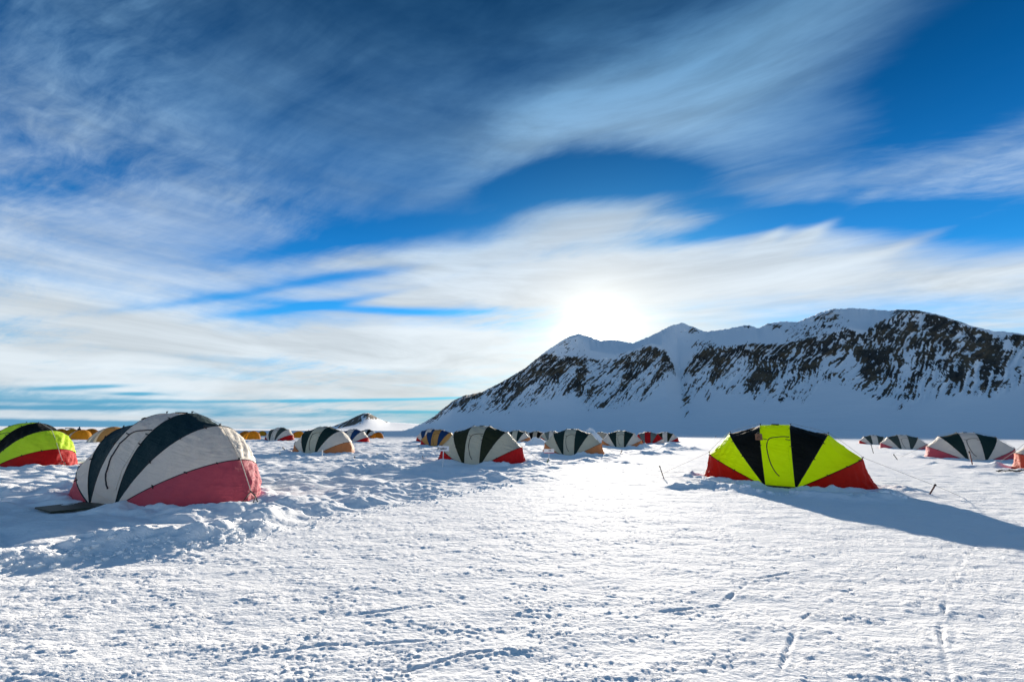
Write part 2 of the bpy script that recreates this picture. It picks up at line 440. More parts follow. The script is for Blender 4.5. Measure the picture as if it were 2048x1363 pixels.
EDGE = [gp(*q) for q in [(-900, 1330), (-300, 1200), (0, 1152), (350, 1108), (600, 1056), (880, 1000), (1010, 968), (1160, 932), (1290, 907), (1400, 890)]] + [(60, 110), (200, 400)]
BERMS = [([gp(*q) for q in [(-260, 1190), (0, 1132), (200, 1100), (360, 1090), (480, 1066)]], .27, .45),
         ([gp(*q) for q in [(430, 1060), (560, 1035), (700, 1010), (800, 990)]], .15, .35),
         ([gp(*q) for q in [(590, 1010), (700, 992), (800, 975), (870, 985)]], .17, .45),
         ([gp(*q) for q in [(0, 985), (60, 990), (130, 985)]], .22, .5),
         ([gp(*q) for q in [(700, 945), (740, 943), (785, 944)]], .32, .6), ([gp(*q) for q in [(735, 918), (771, 918)]], .28, .6),
         ([gp(*q) for q in [(880, 948), (960, 950), (1040, 962), (1090, 955)]], .14, .5),
         ([gp(*q) for q in [(1160, 925), (1230, 922), (1255, 926)]], .16, .7), ([gp(*q) for q in [(1290, 908), (1330, 907)]], .35, .9), ([gp(*q) for q in [(1345, 900), (1385, 899)]], .35, 1.),
         ([gp(*q) for q in [(1350, 975), (1430, 972), (1505, 985)]], .20, .30), ([gp(*q) for q in [(1612, 992), (1700, 1000), (1780, 998)]], .20, .32),
         ([gp(*q) for q in [(1960, 948), (2048, 952), (2140, 960)]], .16, .4), ([gp(*q) for q in [(1870, 930), (1920, 935), (1990, 937)]], .22, .45),
         ([gp(*q) for q in [(1760, 905), (1850, 911)]], .2, .6), ([gp(*q) for q in [(830, 912), (900, 916)]], .25, .7), ([gp(*q) for q in [(560, 915), (640, 925), (700, 922)]], .18, .5)]
TRACKS = [([gp(*q) for q in [(1960, 1080), (1930, 1110), (1895, 1190), (1880, 1260), (1900, 1363)]], .045, .025), ([gp(*q) for q in [(1620, 1140), (1500, 1160), (1440, 1210), (1250, 1230)]], .05, .03),
          ([gp(*q) for q in [(1130, 1262), (1060, 1300), (940, 1305), (800, 1345)]], .04, .03), ([gp(*q) for q in [(860, 1205), (780, 1222), (690, 1230)]], .05, .035),
          ([gp(*q) for q in [(1840, 1110), (1700, 1180), (1600, 1240), (1560, 1340)]], .04, .018), ([gp(*q) for q in [(420, 1330), (640, 1290), (900, 1280)]], .04, .022)]

def ground_h(X_, Y_, detail=True):
    r = np.hypot(X_, Y_)
    h = fbm(X_ / 14, Y_ / 14, 2, 3) * .07 * sstep(r, 4, 25) + fbm(X_ / 90, Y_ / 90, 3, 9) * .5 * sstep(r, 80, 300)
    near = 1 - sstep(r, 140, 260)
    d, side, _ = seg_dist(X_, Y_, EDGE)
    sd_ = d * side
    rough = sstep(sd_ + .5 * perlin(X_ / 1.1, Y_ / 1.1, 21), -.25, .7)
    ring = np.zeros_like(X_); hole = np.zeros_like(X_)
    for k, (tx, ty, tz, yw) in POS.items():
        a = R(yw); c, s = math.cos(a), math.sin(a)
        dx, dy = X_ - tx, Y_ - ty
        lx = (c * dx + s * dy); ly = (-s * dx + c * dy)
        q = np.hypot(lx / 2.75, ly / 1.28)
        dd = (q - 1) * 1.5                                                # rough distance outside the tent's footprint
        door = np.exp(-((lx / .55) ** 4)) * (ly < 0)
        cone = np.exp(-((dd - .12) / np.where(dd < .12, .22, .42)) ** 2) * (1 - .92 * door)
        ring = np.maximum(ring, cone)
        hole = np.maximum(hole, door * np.exp(-((ly + 1.6) / .5) ** 2))
    lump = np.clip(.62 + .75 * fbm(X_ / .55, Y_ / .55, 4, 31), 0, 1.6)
    big = (np.abs(fbm(X_ / 2.2, Y_ / 1.5, 3, 41)) * .26 + fbm(X_ / .6, Y_ / .34, 3, 51) * .055 * (.5 + 1.2 * sstep(perlin(X_ / 2.5, Y_ / 2, 43), -.2, .4)))
    h = h + rough * near * (big - .02) * (1 - .6 * hole)
    h = h + ring * near * .25 * lump * (.75 + .5 * perlin(X_ / 1.3, Y_ / 1.3, 77))
    for P, hh, w in BERMS:
        bd, _, tt = seg_dist(X_, Y_, P)
        m = np.exp(-(bd / w) ** 2)
        w2_ = .75 + .55 * fbm(X_ / .8, Y_ / .8, 3, 61) + .30 * fbm(X_ / .22, Y_ / .22, 3, 71)
        h = h + hh * m * np.clip(w2_, .1, 2)
    if detail:
        patch = sstep(fbm(X_ / .65, Y_ / .30, 4, 81, .6), -.35, .35)
        c, s = math.cos(.12), math.sin(.12)
        u = c * X_ + s * Y_; v = -s * X_ + c * Y_
        wrp = perlin(X_ / .3, Y_ / .3, 85) * .05
        kf = sstep(r, 2.5, 9)
        cr = fbm((u + wrp) / .058, (v + wrp) / .024, 3, 91, .6) * .62 * (1 - kf) + fbm((u + wrp) / .11, (v + wrp) / .036, 4, 92, .62) * (.35 + .65 * kf)
        cr2 = 1 - np.abs(fbm(u / .26, (v + wrp) / .08, 3, 95)) * 2.4
        crust = (.50 + .75 * patch) * (cr * .0215 + cr2 * .006 * patch) + fbm(u / .9, v / .45, 3, 99) * .020
        far = np.clip(r / 9, 1, 3.2)                                         # drifted, coarser snow further out
        crf = fbm(u / .8, v / .28, 3, 111) * .035 * sstep(r, 7, 22)
        h = h + (crust * (1 - sstep(r, 18, 40)) + crf) * (1 - .35 * rough) * near
        for P, w, dp0 in TRACKS:
            bd, _, _ = seg_dist(X_, Y_, P)
            bd = bd + perlin(X_ / .35, Y_ / .35, 7) * .02 + perlin(X_ / .08, Y_ / .08, 8) * .008; dp = dp0 * (.35 + .65 * sstep(perlin(X_ / .5, Y_ / .5, 17), -.4, .3))
            h = h - dp * .55 * np.exp(-(bd / (w * .28)) ** 2) + dp * .22 * np.exp(-((bd - w * .6) / (w * .4)) ** 2)
    return h

def gh(x, y):
    return float(ground_h(np.array([float(x)]), np.array([float(y)]))[0])

# ------------------------------------------------------------------ ground sheet
def build_ground():
    rings = [0.25]; r = .25
    while r < 62: r += max(.0065, .0044 * r); rings.append(r)
    while r < 420: r *= 1.013; rings.append(r)
    while r < 90000: r *= 1.1; rings.append(r)
    rings = np.array(rings)
    fine = np.radians(np.arange(-56, 56.001, .17)); coarse = np.radians(np.arange(59, 302, 3.0))
    th = np.concatenate([fine, coarse]); nc = len(th)
    A, B = np.meshgrid(th, rings)
    X_, Y_ = B * np.sin(A), B * np.cos(A)
    H = ground_h(X_, Y_)
    H[rings > 700] = 0
    v = np.stack([X_, Y_, H], -1).reshape(-1, 3)
    q = grid_quads(len(rings), nc, True)[:, ::-1]
    me = mesh_np('snow_ground', v, q, SNOW)
    o = link('snow_ground', me); tag(o, 'wind-crusted white snow plain with trampled drifts among the tents', kind='structure')
    # close the small hole under the tripod
    n = nc; ring0 = v[:n]
    vv = np.vstack([ring0, [[0, 0, float(ring0[:, 2].mean())]]]); t = np.array([[i, (i + 1) % n, n] for i in range(n)])[:, ::-1]
    me2 = mesh_np('snow_ground', vv, t, SNOW); o2 = link('snow_ground', me2); o2.parent = o
build_ground()

# ------------------------------------------------------------------ mountains
def world_to_px(P):
    p = R(PITCH); r = R(ROLL)
    x, y, z = P[..., 0], P[..., 1], P[..., 2] - CAMH
    zc = y * math.cos(p) + z * math.sin(p); yc = -y * math.sin(p) + z * math.cos(p)
    zc = np.maximum(zc, 1e-3)
    u = FPX * x / zc; v = -FPX * yc / zc
    return 1024 + u * math.cos(r) - v * math.sin(r), 681.5 + u * math.sin(r) + v * math.cos(r)

def prof(pts):
    q = sorted(azel(*p) for p in pts); return np.array([a for a, e in q]), np.array([e for a, e in q])

def mountain(name, sky_pts, front_pts, top_pts, bot_pts, blobs, dist, span, n_az, label, amp=1.0, slant=None, bias=.62, tol=1.0):
    sa, se = prof(sky_pts); fa, fe = prof(front_pts)
    az_ = np.linspace(span[0], span[1], n_az)
    S_ = np.interp(az_, sa, se); F_ = np.minimum(np.interp(az_, fa, fe), S_ - .05)
    S_ = S_ + amp * (perlin(az_ * 3.1, az_ * 0 + 3.3, 5) * .07 + perlin(az_ * 9.7, az_ * 0 + 1.3, 6) * .045)
    S_ = np.maximum(S_, -.3)
    d0, d1, d2, d3 = dist
    na, nb_, nc_ = 210, 60, 26
    t1 = np.linspace(0, 1, na); t2 = np.linspace(0, 1, nb_ + 1)[1:]; t3 = np.linspace(0, 1, nc_ + 1)[1:]
    # distance and elevation angle down each column
    D, E = [], []
    kk = max(3, int(n_az * 2.2 / (span[1] - span[0]))); ker = np.hanning(2 * kk + 1); ker /= ker.sum(); Fs = np.convolve(np.pad(F_, kk, 'edge'), ker, 'valid')
    for t in t1:
        D.append(np.full(n_az, d0 + (d1 - d0) * (t ** .8))); E.append(-.25 + (Fs * (1 - t ** 3) + F_ * t ** 3 + .25) * (t ** 1.12))
    for t in t2:
        D.append(np.full(n_az, d1 + (d2 - d1) * t)); E.append(F_ + (S_ - F_) * (t ** .9))
    D = np.array(D); E = np.array(E)
    Zh = CAMH + D * np.tan(np.radians(E))
    for t in t3:
        D = np.vstack([D, np.full(n_az, d2 + (d3 - d2) * t)]); Zh = np.vstack([Zh, Zh[na + nb_ - 1] * (1 - t) ** 1.2 - 4 * t])
    AZ = np.broadcast_to(np.radians(az_), D.shape)
    X_, Y_ = D * np.sin(AZ), D * np.cos(AZ)
    L = AZ * d1
    px, py = world_to_px(np.stack([X_, Y_, Zh], -1))
    # how rocky a place is: between the top and bottom lines of the cliffs, plus outcrops
    tx, ty = zip(*top_pts); bx_, by_ = zip(*bot_pts)
    Tp = np.interp(px, tx, ty) - 16 * sstep(-px, -1120, -1060) * tol; Bp = np.interp(px, bx_, by_)
    wob = fbm(L / 160 * 1.0, Zh / 160, 3, 201) * 13
    hgt = np.clip((Bp - py) / np.maximum(Bp - Tp, 4), -1, 1)
    sl0 = np.interp(px, *slant)
    spur = np.abs(perlin((L - Zh * sl0) / (150 * d1 / 2500) + 5, Zh / 900, 271)) * 1.5 + .4 * np.abs(perlin((L - Zh * sl0) / (55 * d1 / 2500) + 5, Zh / 500, 273))
    inside = sstep((py - Tp) + wob * .6 * tol, -5 * tol, 7 * tol) * (1 - sstep((py - Bp) + wob * tol, -10 * tol, 6 * tol)) * (1 - .55 * sstep(spur * .6 - hgt, -.2, .12) * tol)
    cover = inside.copy()
    for (bx0, by0, rx, ry, st) in blobs:
        q = ((px - bx0) / rx) ** 2 + ((py - by0) / ry) ** 2
        cover = np.maximum(cover, st * np.exp(-q ** 1.5)) if st > 0 else cover * (1 + st * np.exp(-q ** 1.5))
    cover[na + nb_:] *= 0.5
    sl_ = np.interp(px, *slant)
    wx = L + fbm(L / 240, Zh / 240, 3, 211) * 50
    acr = wx - Zh * sl_; alo = Zh + wx * .25
    k = d1 / 2500
    rib = fbm(acr / (34 * k), alo / (230 * k), 4, 221, .6)
    rib2 = fbm(acr / (13 * k), alo / (75 * k), 3, 231, .6) * 1.4
    chunk = fbm(L / (60 * k), Zh / (45 * k), 5, 241, .65)
    fine = fbm(acr / (7 * k), alo / (22 * k), 3, 261, .6)
    gul = np.exp(-(np.abs(fbm(acr / (60 * k), alo / (420 * k), 3, 281)) / .045) ** 2) + .8 * np.exp(-(np.abs(fbm(acr / (24 * k), alo / (150 * k), 2, 285)) / .05) ** 2)
    nz = rib * .55 + rib2 * .95 + chunk * .95 + fine * .95 - gul * .55
    rock = np.clip(.5 + (nz * 1.25 + (cover - bias) * 1.5) * .8, 0, 1)
    rock = np.where(cover < .03, 0, rock)
    # relief: ribs of rock stand proud of the snow gullies
    taper = sstep(E.max(0)[None, :] * np.ones_like(D), .3, 2.0)
    push = (rib * 42 + rib2 * 13 + chunk * 22) * cover * k * amp * taper
    soft_ = fbm(L / (420 * k), Zh / (300 * k), 3, 251) * 40 * k * taper
    edge = np.ones(D.shape[0]); edge[:8] = np.linspace(0, 1, 8); edge[na + nb_ - 12:] = 0.15
    D2 = D - (push + soft_) * edge[:, None]
    s = D2 / D
    Z2 = CAMH + (Zh - CAMH) * np.where(np.arange(D.shape[0])[:, None] < na + nb_, s, 1)
    v = np.stack([X_ * s, Y_ * s, Z2], -1).reshape(-1, 3)
    me = mesh_np(name, v, grid_quads(D.shape[0], n_az)[:, ::-1], ROCK)
    a_ = me.attributes.new('rock', 'FLOAT', 'POINT'); a_.data.foreach_set('value', rock.astype(np.float32).ravel())
    o = link(name, me); tag(o, label, kind='structure')
    return o

SKYL = [(760, 870), (800, 862), (825, 855), (850, 843), (868, 832), (885, 818), (905, 802), (930, 790), (965, 783), (1000, 765), (1050, 736), (1085, 707), (1110, 690), (1135, 674), (1157, 667),
        (1180, 673), (1200, 681), (1225, 679), (1245, 682), (1265, 686), (1300, 672), (1340, 652), (1363, 645), (1385, 653), (1410, 663), (1450, 658), (1488, 650), (1500, 650), (1515, 656), (1535, 647),
        (1560, 643), (1595, 643), (1615, 636), (1640, 625), (1665, 618), (1700, 616), (1740, 618), (1780, 621), (1800, 618), (1835, 620), (1870, 627), (1905, 638), (1945, 652), (1990, 662), (2020, 664), (2048, 668),
        (2200, 690), (2500, 730), (3200, 800), (4500, 860)]
FRONT = [(760, 871), (800, 863), (825, 856), (868, 834), (905, 804), (965, 785), (1050, 738), (1110, 692), (1135, 677), (1157, 672), (1180, 700), (1230, 709), (1265, 700), (1300, 687), (1325, 690), (1340, 712), (1360, 742),
         (1376, 725), (1390, 708), (1420, 697), (1500, 690), (1560, 690), (1640, 674), (1700, 655), (1740, 662), (1775, 642), (1810, 622), (1835, 623), (1870, 630), (1905, 641), (1945, 655), (2020, 667), (2200, 693), (2500, 733), (3200, 803), (4500, 862)]
TOPL = [(700, 868), (820, 858), (870, 836), (905, 806), (965, 787), (1050, 742), (1095, 710), (1120, 712), (1150, 712), (1190, 716), (1230, 715), (1265, 705), (1295, 690), (1325, 694), (1345, 722), (1358, 764), (1370, 740), (1388, 705),
        (1420, 692), (1500, 684), (1560, 686), (1640, 668), (1700, 655), (1722, 668), (1760, 645), (1795, 618), (1835, 618), (1905, 636), (1960, 655), (2005, 672), (2048, 664), (2400, 700), (4500, 862)]
BOTL = [(700, 868), (820, 858), (870, 842), (905, 826), (960, 818), (1000, 828), (1060, 806), (1100, 800), (1140, 793), (1175, 824), (1240, 817), (1290, 802), (1320, 778), (1345, 756), (1360, 752), (1385, 762), (1420, 778), (1470, 790),
        (1510, 800), (1560, 803), (1620, 798), (1650, 768), (1690, 772), (1730, 788), (1790, 808), (1835, 812), (1860, 798), (1940, 790), (1990, 800), (2048, 764), (2400, 790), (4500, 866)]
MBLOB = [(1140, 692, 26, 16, .40), (1383, 660, 17, 8, .75), (1400, 690, 26, 9, .65), (1655, 640, 34, 24, .72), (1618, 662, 44, 14, .68), (1545, 652, 22, 6, .6), (1498, 652, 7, 4, .8), (1372, 790, 9, 34, .75), (1416, 786, 6, 16, .7),
         (1390, 772, 12, 22, .6), (1800, 812, 12, 7, .7), (1700, 740, 10, 50, -.7), (1215, 752, 32, 36, -.45), (1346, 700, 16, 10, .0), (2015, 690, 16, 12, -.7), (1185, 745, 14, 40, -.4), (1470, 742, 9, 30, -.5)]
mountain('mountain', SKYL, FRONT, TOPL, BOTL, MBLOB, (1300, 2400, 2900, 4600), (-21, 66), 1150,
         'long snowy mountain ridge with dark rock ribs behind the camp', slant=([800, 1250, 1500, 1800, 2048], [1.05, .95, .62, .52, .35]))

S2 = [(430, 866), (520, 861), (600, 858), (640, 856), (665, 852), (690, 843), (712, 832), (727, 826), (737, 825), (748, 831), (765, 840), (780, 844), (820, 846), (860, 849), (950, 853), (1100, 860)]
mountain('small_mountain', S2, [(x, y + 1.2) for x, y in S2], [(430, 870), (655, 868), (672, 850), (700, 840), (727, 826), (745, 828), (775, 843), (785, 900), (1100, 900)],
         [(430, 866), (668, 852), (680, 857), (705, 850), (735, 838), (750, 838), (775, 845), (785, 846), (1100, 846)], [(722, 846, 5, 3, .8), (727, 836, 8, 4, -.6)],
         (6500, 9500, 10500, 13000), (-37, 6), 420, 'small dark pyramid peak with snowy flanks far out on the plain', amp=.12, bias=.68, tol=.12, slant=([0, 735, 760, 2048], [1.2, 1.0, -1.0, -1.0]))

# ------------------------------------------------------------------ clam tents
HP = dict(p=(.42, 0.0), A=(.464, 2.0), B=(1.50, 1.70), C=(2.30, .93), D=(2.64, -.05))
TW = 1.21
def hoop(n, s, t):
    """point of a hoop; s = -1 left, +1 right, t 0 front foot .. pi back foot"""
    tip = HP[n]; px_ = HP['p'][0]
    k = np.sin(t); k = np.maximum(k, 0) ** .82
    return np.stack([s * (px_ + (tip[0] - px_) * k), -TW * np.cos(t) * (1 + 0 * k), -.06 + (tip[1] + .06) * k], -1)

def loft(a, b, nu, nv, seed, wr, sag, front_t=0.0):
    """cloth stretched between two hoops: rows = along the hoops, columns = across"""
    t = np.linspace(0.0, math.pi, nv)
    P0 = hoop(a[0], a[1], t)[:, None, :]; P1 = hoop(b[0], b[1], t)[:, None, :]
    u = np.linspace(0, 1, nu)[None, :, None]
    P = P0 * (1 - u) + P1 * u
    # normals of the ruled surface
    dT = np.gradient(P, axis=0); dU = P1 - P0 + 0 * P
    n = np.cross(dT, dU); ln = np.linalg.norm(n, axis=-1, keepdims=True); n = n / np.maximum(ln, 1e-6)
    c = P - np.array([0, 0, .6]); sg = np.sign((n * c).sum(-1, keepdims=True)); n = n * sg
    wdt = np.linalg.norm(P1 - P0, axis=-1, keepdims=True)
    uu = u; tt = t[:, None, None]
    env = 4 * uu * (1 - uu)
    disp = -sag * wdt * env
    U = (uu * wdt)[..., 0] + 0 * P[..., 0]; T_ = tt[..., 0] * 1.3 + 0 * P[..., 0]
    ws = (fbm(U * 1.2 + seed * 3.7, T_ * 5.5 + U * 2.0, 3, seed + 300) * .035 +
          (np.abs(fbm(T_ * 7 - U * 3.5, U * .9 + seed, 3, seed + 320)) - .2) * .035 * np.exp(-((uu[..., 0] - .9) / .5) ** 2))
    ws = ws * 1.7 + .026 * np.sin((T_ * 26 + U * 9) + 3 * fbm(U * 2, T_ * 2, 2, seed)) * np.exp(-((T_ / 1.3 - 2.05) / .35) ** 2)
    disp = disp + (ws * wr * np.minimum(1, wdt[..., 0] * 1.6) * np.sqrt(env[..., 0] + .0))[..., None]
    P = P + n * disp
    return P, n

_cache = {}
def tent_meshes(hi, seed):
    key = (hi, seed)
    if key in _cache: return _cache[key]
    nv, nu = (72, 26) if hi == 2 else (40, 12) if hi == 1 else (22, 6)
    wr = 1.0 if hi else .8
    out = []
    spec = [('door_panel', ('A', -1), ('A', 1), .0), ('dark_panel', ('A', -1), ('B', -1), .05), ('dark_panel', ('A', 1), ('B', 1), .05),
            ('side_panel', ('B', -1), ('C', -1), .05), ('side_panel', ('B', 1), ('C', 1), .05), ('end_panel', ('C', -1), ('D', -1), .07), ('end_panel', ('C', 1), ('D', 1), .07)]
    for i, (nm, a, b, sag) in enumerate(spec):
        P, _ = loft(a, b, nu, nv, seed + i, wr * (.9 if nm == 'door_panel' else 1.15), sag * (-.9 if seed in (1, 3, 5) and i in (4, 6) else 1.0))
        out.append((nm, mesh_np(nm, P.reshape(-1, 3), grid_quads(nv, nu))))
    # door zip, toggles, sleeves, vents
    ex = {}
    if hi:
        P, n = loft(('A', -1), ('A', 1), nu, nv, seed, wr * .9, 0.0)
        def door(u, t):
            fu_ = u * (nu - 1); ft = t / math.pi * (nv - 1); i0, j0 = min(int(ft), nv - 2), min(int(fu_), nu - 2); a_, b_ = ft - i0, fu_ - j0
            q = lambda A_: (A_[i0, j0] * (1 - a_) * (1 - b_) + A_[i0 + 1, j0] * a_ * (1 - b_) + A_[i0, j0 + 1] * (1 - a_) * b_ + A_[i0 + 1, j0 + 1] * a_ * b_)
            return Vector(q(P) + q(n) * .010)
        ctrl = [(.96, .86), (.80, .87), (.58, .86), (.40, .83), (.28, .78), (.22, .70), (.205, .58), (.22, .46), (.26, .34), (.33, .235), (.42, .165), (.52, .125)]
        ctrl = np.array(ctrl); s_ = np.linspace(0, len(ctrl) - 1, 46)
        us = np.interp(s_, range(len(ctrl)), ctrl[:, 0]); ts = np.interp(s_, range(len(ctrl)), ctrl[:, 1])
        for _ in range(3): us[1:-1] = (us[:-2] + us[1:-1] * 2 + us[2:]) / 4; ts[1:-1] = (ts[:-2] + ts[1:-1] * 2 + ts[2:]) / 4
        ex['zip'] = tube('door_zip', [[door(u, t) for u, t in zip(us, ts)]], .016 if hi == 2 else .018, me_only=True, sides=5)
        ex['tie'] = [tube('door_tie', [[door(u0, t0), door(u0 + .07, t0 - .015), door(u0 + .14, t0 - .02)]], .012, me_only=True, sides=5) for u0, t0 in ((.10, .80), (.84, .80))]
        ex['tape'] = tube('door_flap_edge', [[door(u, t) for u, t in zip([.90] * 20, np.linspace(.12, .86, 20))]], .006, me_only=True, sides=5)
    ex['sleeve'] = []
    for nm in 'ABC':
        for s in (-1, 1):
            t = np.linspace(.02, math.pi - .02, 40 if hi == 2 else 22); q = hoop(nm, s, t)
            ex['sleeve'].append(tube('pole_sleeve', [[Vector(v) for v in q]], .011 if hi else .014, me_only=True, sides=5))
    _cache[key] = (out, ex); return out, ex

tog_me = tube('toggle', [[(-.055, 0, 0), (-.02, 0, .004), (.02, 0, .004), (.055, 0, 0)]], [.008, .014, .014, .008], me_only=True, sides=6)
vent_me = box_me('ridge_vent', .26, .20, .05, .018)
tip_me = tube('pole_tip', [[(0, 0, 0), (-.02, 0, .05)], [(0, 0, 0), (.03, 0, .06)]], .009, me_only=True, sides=5)
strap_me = box_me('corner_strap', .05, .012, .16, .003)

def outward(nm, s, t):
    p = Vector(hoop(nm, s, np.array([t]))[0]); c = Vector((p.x * .35, 0, .5)); return p, (p - c).normalized()

def tent(key, label, cols, hi=0, seed=0, rope=(None, None), zip_=True):
    x, y, z, yw = POS[key]
    t = thing('clam_tent', label, 'tent', (x, y, z), R(yw), 'pole tents pitched in rows on the snow')
    door, dark, side, end = cols[:4]
    seq = [door, dark, dark, side, side, end, end]
    if len(cols) > 4: seq[5] = cols[4]
    meshes, ex = tent_meshes(hi, seed)
    for (nm, me), c in zip(meshes, seq):
        o = link(nm, me, t, M[c])
        if nm == 'door_panel' and hi and zip_:
            link('door_zip', ex['zip'], o, M['zip']); [link('door_tie', q, o, M['strap']) for q in ex['tie']]; link('door_flap_edge', ex['tape'], o, M[side])
    for i, me in enumerate(ex['sleeve']):
        link('pole_sleeve', me, t, M['strap'] if i < 4 else M[dark] if hi else M['strap'])
    # groundsheet showing as a dark hem under the door
    g = link('groundsheet', box_me('groundsheet', 1.12, .34, .05, .015, (0, -TW - .02, -.02)), t, M['sheet'])
    link('ridge_vent', vent_me, t, M['strap'], (0, .05, 2.015))
    for nm in 'ABC':
        for s in (-1, 1):
            p, n = outward(nm, s, math.pi / 2)
            o = link('pole_tip', tip_me, t, M['strap'], p + n * .01)
            if nm != 'C' and hi:
                pass
    if hi:
        tl = [(.50, 'B'), (.92, 'B'), (1.30, 'B'), (.42, 'C'), (.80, 'C'), (1.2, 'C'), (2.2, 'C'), (.62, 'A'), (1.15, 'A')]
        for tv, nm in tl:
            for s in (-1, 1):
                p, n = outward(nm, s, tv)
                o = link('toggle', tog_me, t, M['strap'], p + n * .015)
                o.rotation_euler = (random.uniform(-.3, .3), s * (.5 + random.uniform(-.3, .3)), random.uniform(-.4, .4))
    for s, L in ((-1, rope[0]), (1, rope[1])):
        if L is None: continue
        pts = []
        for nm in 'ABC':
            p, n = outward(nm, s, math.pi / 2); pts.append(p + n * .05)
        c = math.cos(R(yw)); sn = math.sin(R(yw)); gx, gy = x + c * s * L, y + sn * s * L
        gz = gh(gx, gy) - z
        # the rope forks above the ground into two legs
        k = pts[-1].lerp(Vector((s * L, 0, gz)), .78)
        full = [pts[0], pts[0].lerp(pts[1], .5) + Vector((0, 0, .02)), pts[1], pts[1].lerp(pts[2], .5) + Vector((0, 0, .02)), pts[2], k]
        if L > 3.0:
            pts_end = [k, Vector((s * L, 0, gz - .03))]
            link('guy_rope', tube('guy_rope', [full[:-1] + [k, pts_end[1]]], .006 if hi == 2 else .009, me_only=True, sides=5), t, M['rope'])
            continue
        link('guy_rope', tube('guy_rope', [full], .008, me_only=True, sides=5), t, M['rope'])
        l1 = [k, Vector((s * L - .05, -.28, gz - .02))]; l2 = [k, Vector((s * L, .02, gz + .10)), Vector((s * L + s * .05, .05, gz - .02))]; l3 = [Vector((s * L, .02, gz + .10)), Vector((s * L + .12, -.12, gz - .02))]
        link('anchor_strap', tube('anchor_strap', [l1, l2, l3], .012, me_only=True, sides=5), t, M['strap'])
        link('anchor_strap', tube('anchor_strap', [[k - Vector((.03, 0, 0)), k, k + Vector((.03, 0, -.02))]], [.01, .022, .01], me_only=True, sides=6), t, M['strap'])
    return t

tent('T2', 'largest nearby tent, off-white with dark teal stripes and a faded pink-red end', ('white', 'teal', 'white', 'pink'), 2, 1, (None, 2.95))
tent('T19', 'bright lime and black tent with deep red ends, casting the long shadow on the road', ('lime', 'black', 'lime', 'dred'), 2, 2, (4.3, 4.4))
tent('T1', 'lime and black tent with a red end at the left edge of the camp', ('lime2', 'black', 'lime2', 'red'), 2, 3, (None, 2.95))
tent('T9', 'grey-cream tent with dark olive stripes and red ends, behind the white lettered sign', ('cream', 'olive', 'cream', 'red'), 2, 4, (3.6, 3.3))
tent('T4', 'off-white and dark green tent with a tan-orange end, third in the left row', ('cream', 'dgreen', 'white', 'orange'), 1, 5, (None, None))
tent('T14', 'grey-cream tent with dark green stripes and orange ends, behind the red-edged sign', ('cream', 'dgreen', 'cream', 'orange'), 1, 6, (None, 3.4))
tent('T22', 'off-white and dark green tent, snow piled against its door, behind the tall brown stake', ('white', 'dgreen', 'white', 'pink'), 1, 7, (4.0, 3.6))
tent('T23', 'off-white tent with a coral red end, cut by the right edge of the view', ('white', 'dgreen', 'white', 'coral'), 1, 8, (3.2, None))
tent('T16', 'smaller dark green striped tent with an orange end, beside the red-doored tent', ('cream', 'dgreen', 'white', 'orange'), 1, 9, (None, 3.2))
tent('T21', 'off-white and grey-green tent with red ends, middle of the three small ones on the right', ('white', 'fgreen', 'white', 'pink'), 1, 10, (None, 3.6))
tent('T8', 'ochre and navy blue tent with a red end, left of the olive-striped tent', ('tan', 'navy', 'tan', 'red'), 1, 11)
tent('T17', 'grey tent with a red door and red side panels', ('red', 'grey', 'red', 'white'), 1, 12)
tent('T5', 'off-white tent with a navy blue stripe and bright red end, behind the tan-ended tent', ('white', 'navy', 'white', 'red'), 1, 13)
tent('T3', 'small off-white and green-grey tent with a red hem, right of the largest tent', ('white', 'fgreen', 'white', 'red'), 1, 14)
tent('T18', 'off-white and green tent with a small red end, last of the central row', ('white', 'olive', 'white', 'red'), 0, 15)
tent('T20', 'smallest off-white and grey-green tent with red ends on the right, farthest of its row', ('white', 'fgreen', 'white', 'red'), 0, 15)
tent('T7', 'navy blue and white tent with a red end, half hidden behind the ochre tent', ('white', 'navy', 'white', 'red'), 0, 15)
tent('T10', 'dark green and white tent with an orange end, behind the olive-striped tent', ('cream', 'dgreen', 'white', 'orange'), 0, 15)
tent('T11', 'distant white tent with a red end, just behind the orange-ended one', ('white', 'fgreen', 'white', 'red'), 0, 15)
tent('T12', 'far beige tent with black side stripes beside a snow heap', ('beige', 'black', 'white', 'red'), 0, 15)
tent('T13', 'far grey tent between the beige tent and the orange-ended dark green tent', ('white', 'grey', 'cream', 'red'), 0, 15)
tent('T15', 'farthest beige tent behind the dark green and orange tent', ('beige', 'beige', 'white', 'red'), 0, 15)
tent('T6', 'small far tent with black and white panels and a red hem beside an amber dome', ('white', 'black', 'white', 'red'), 0, 15)

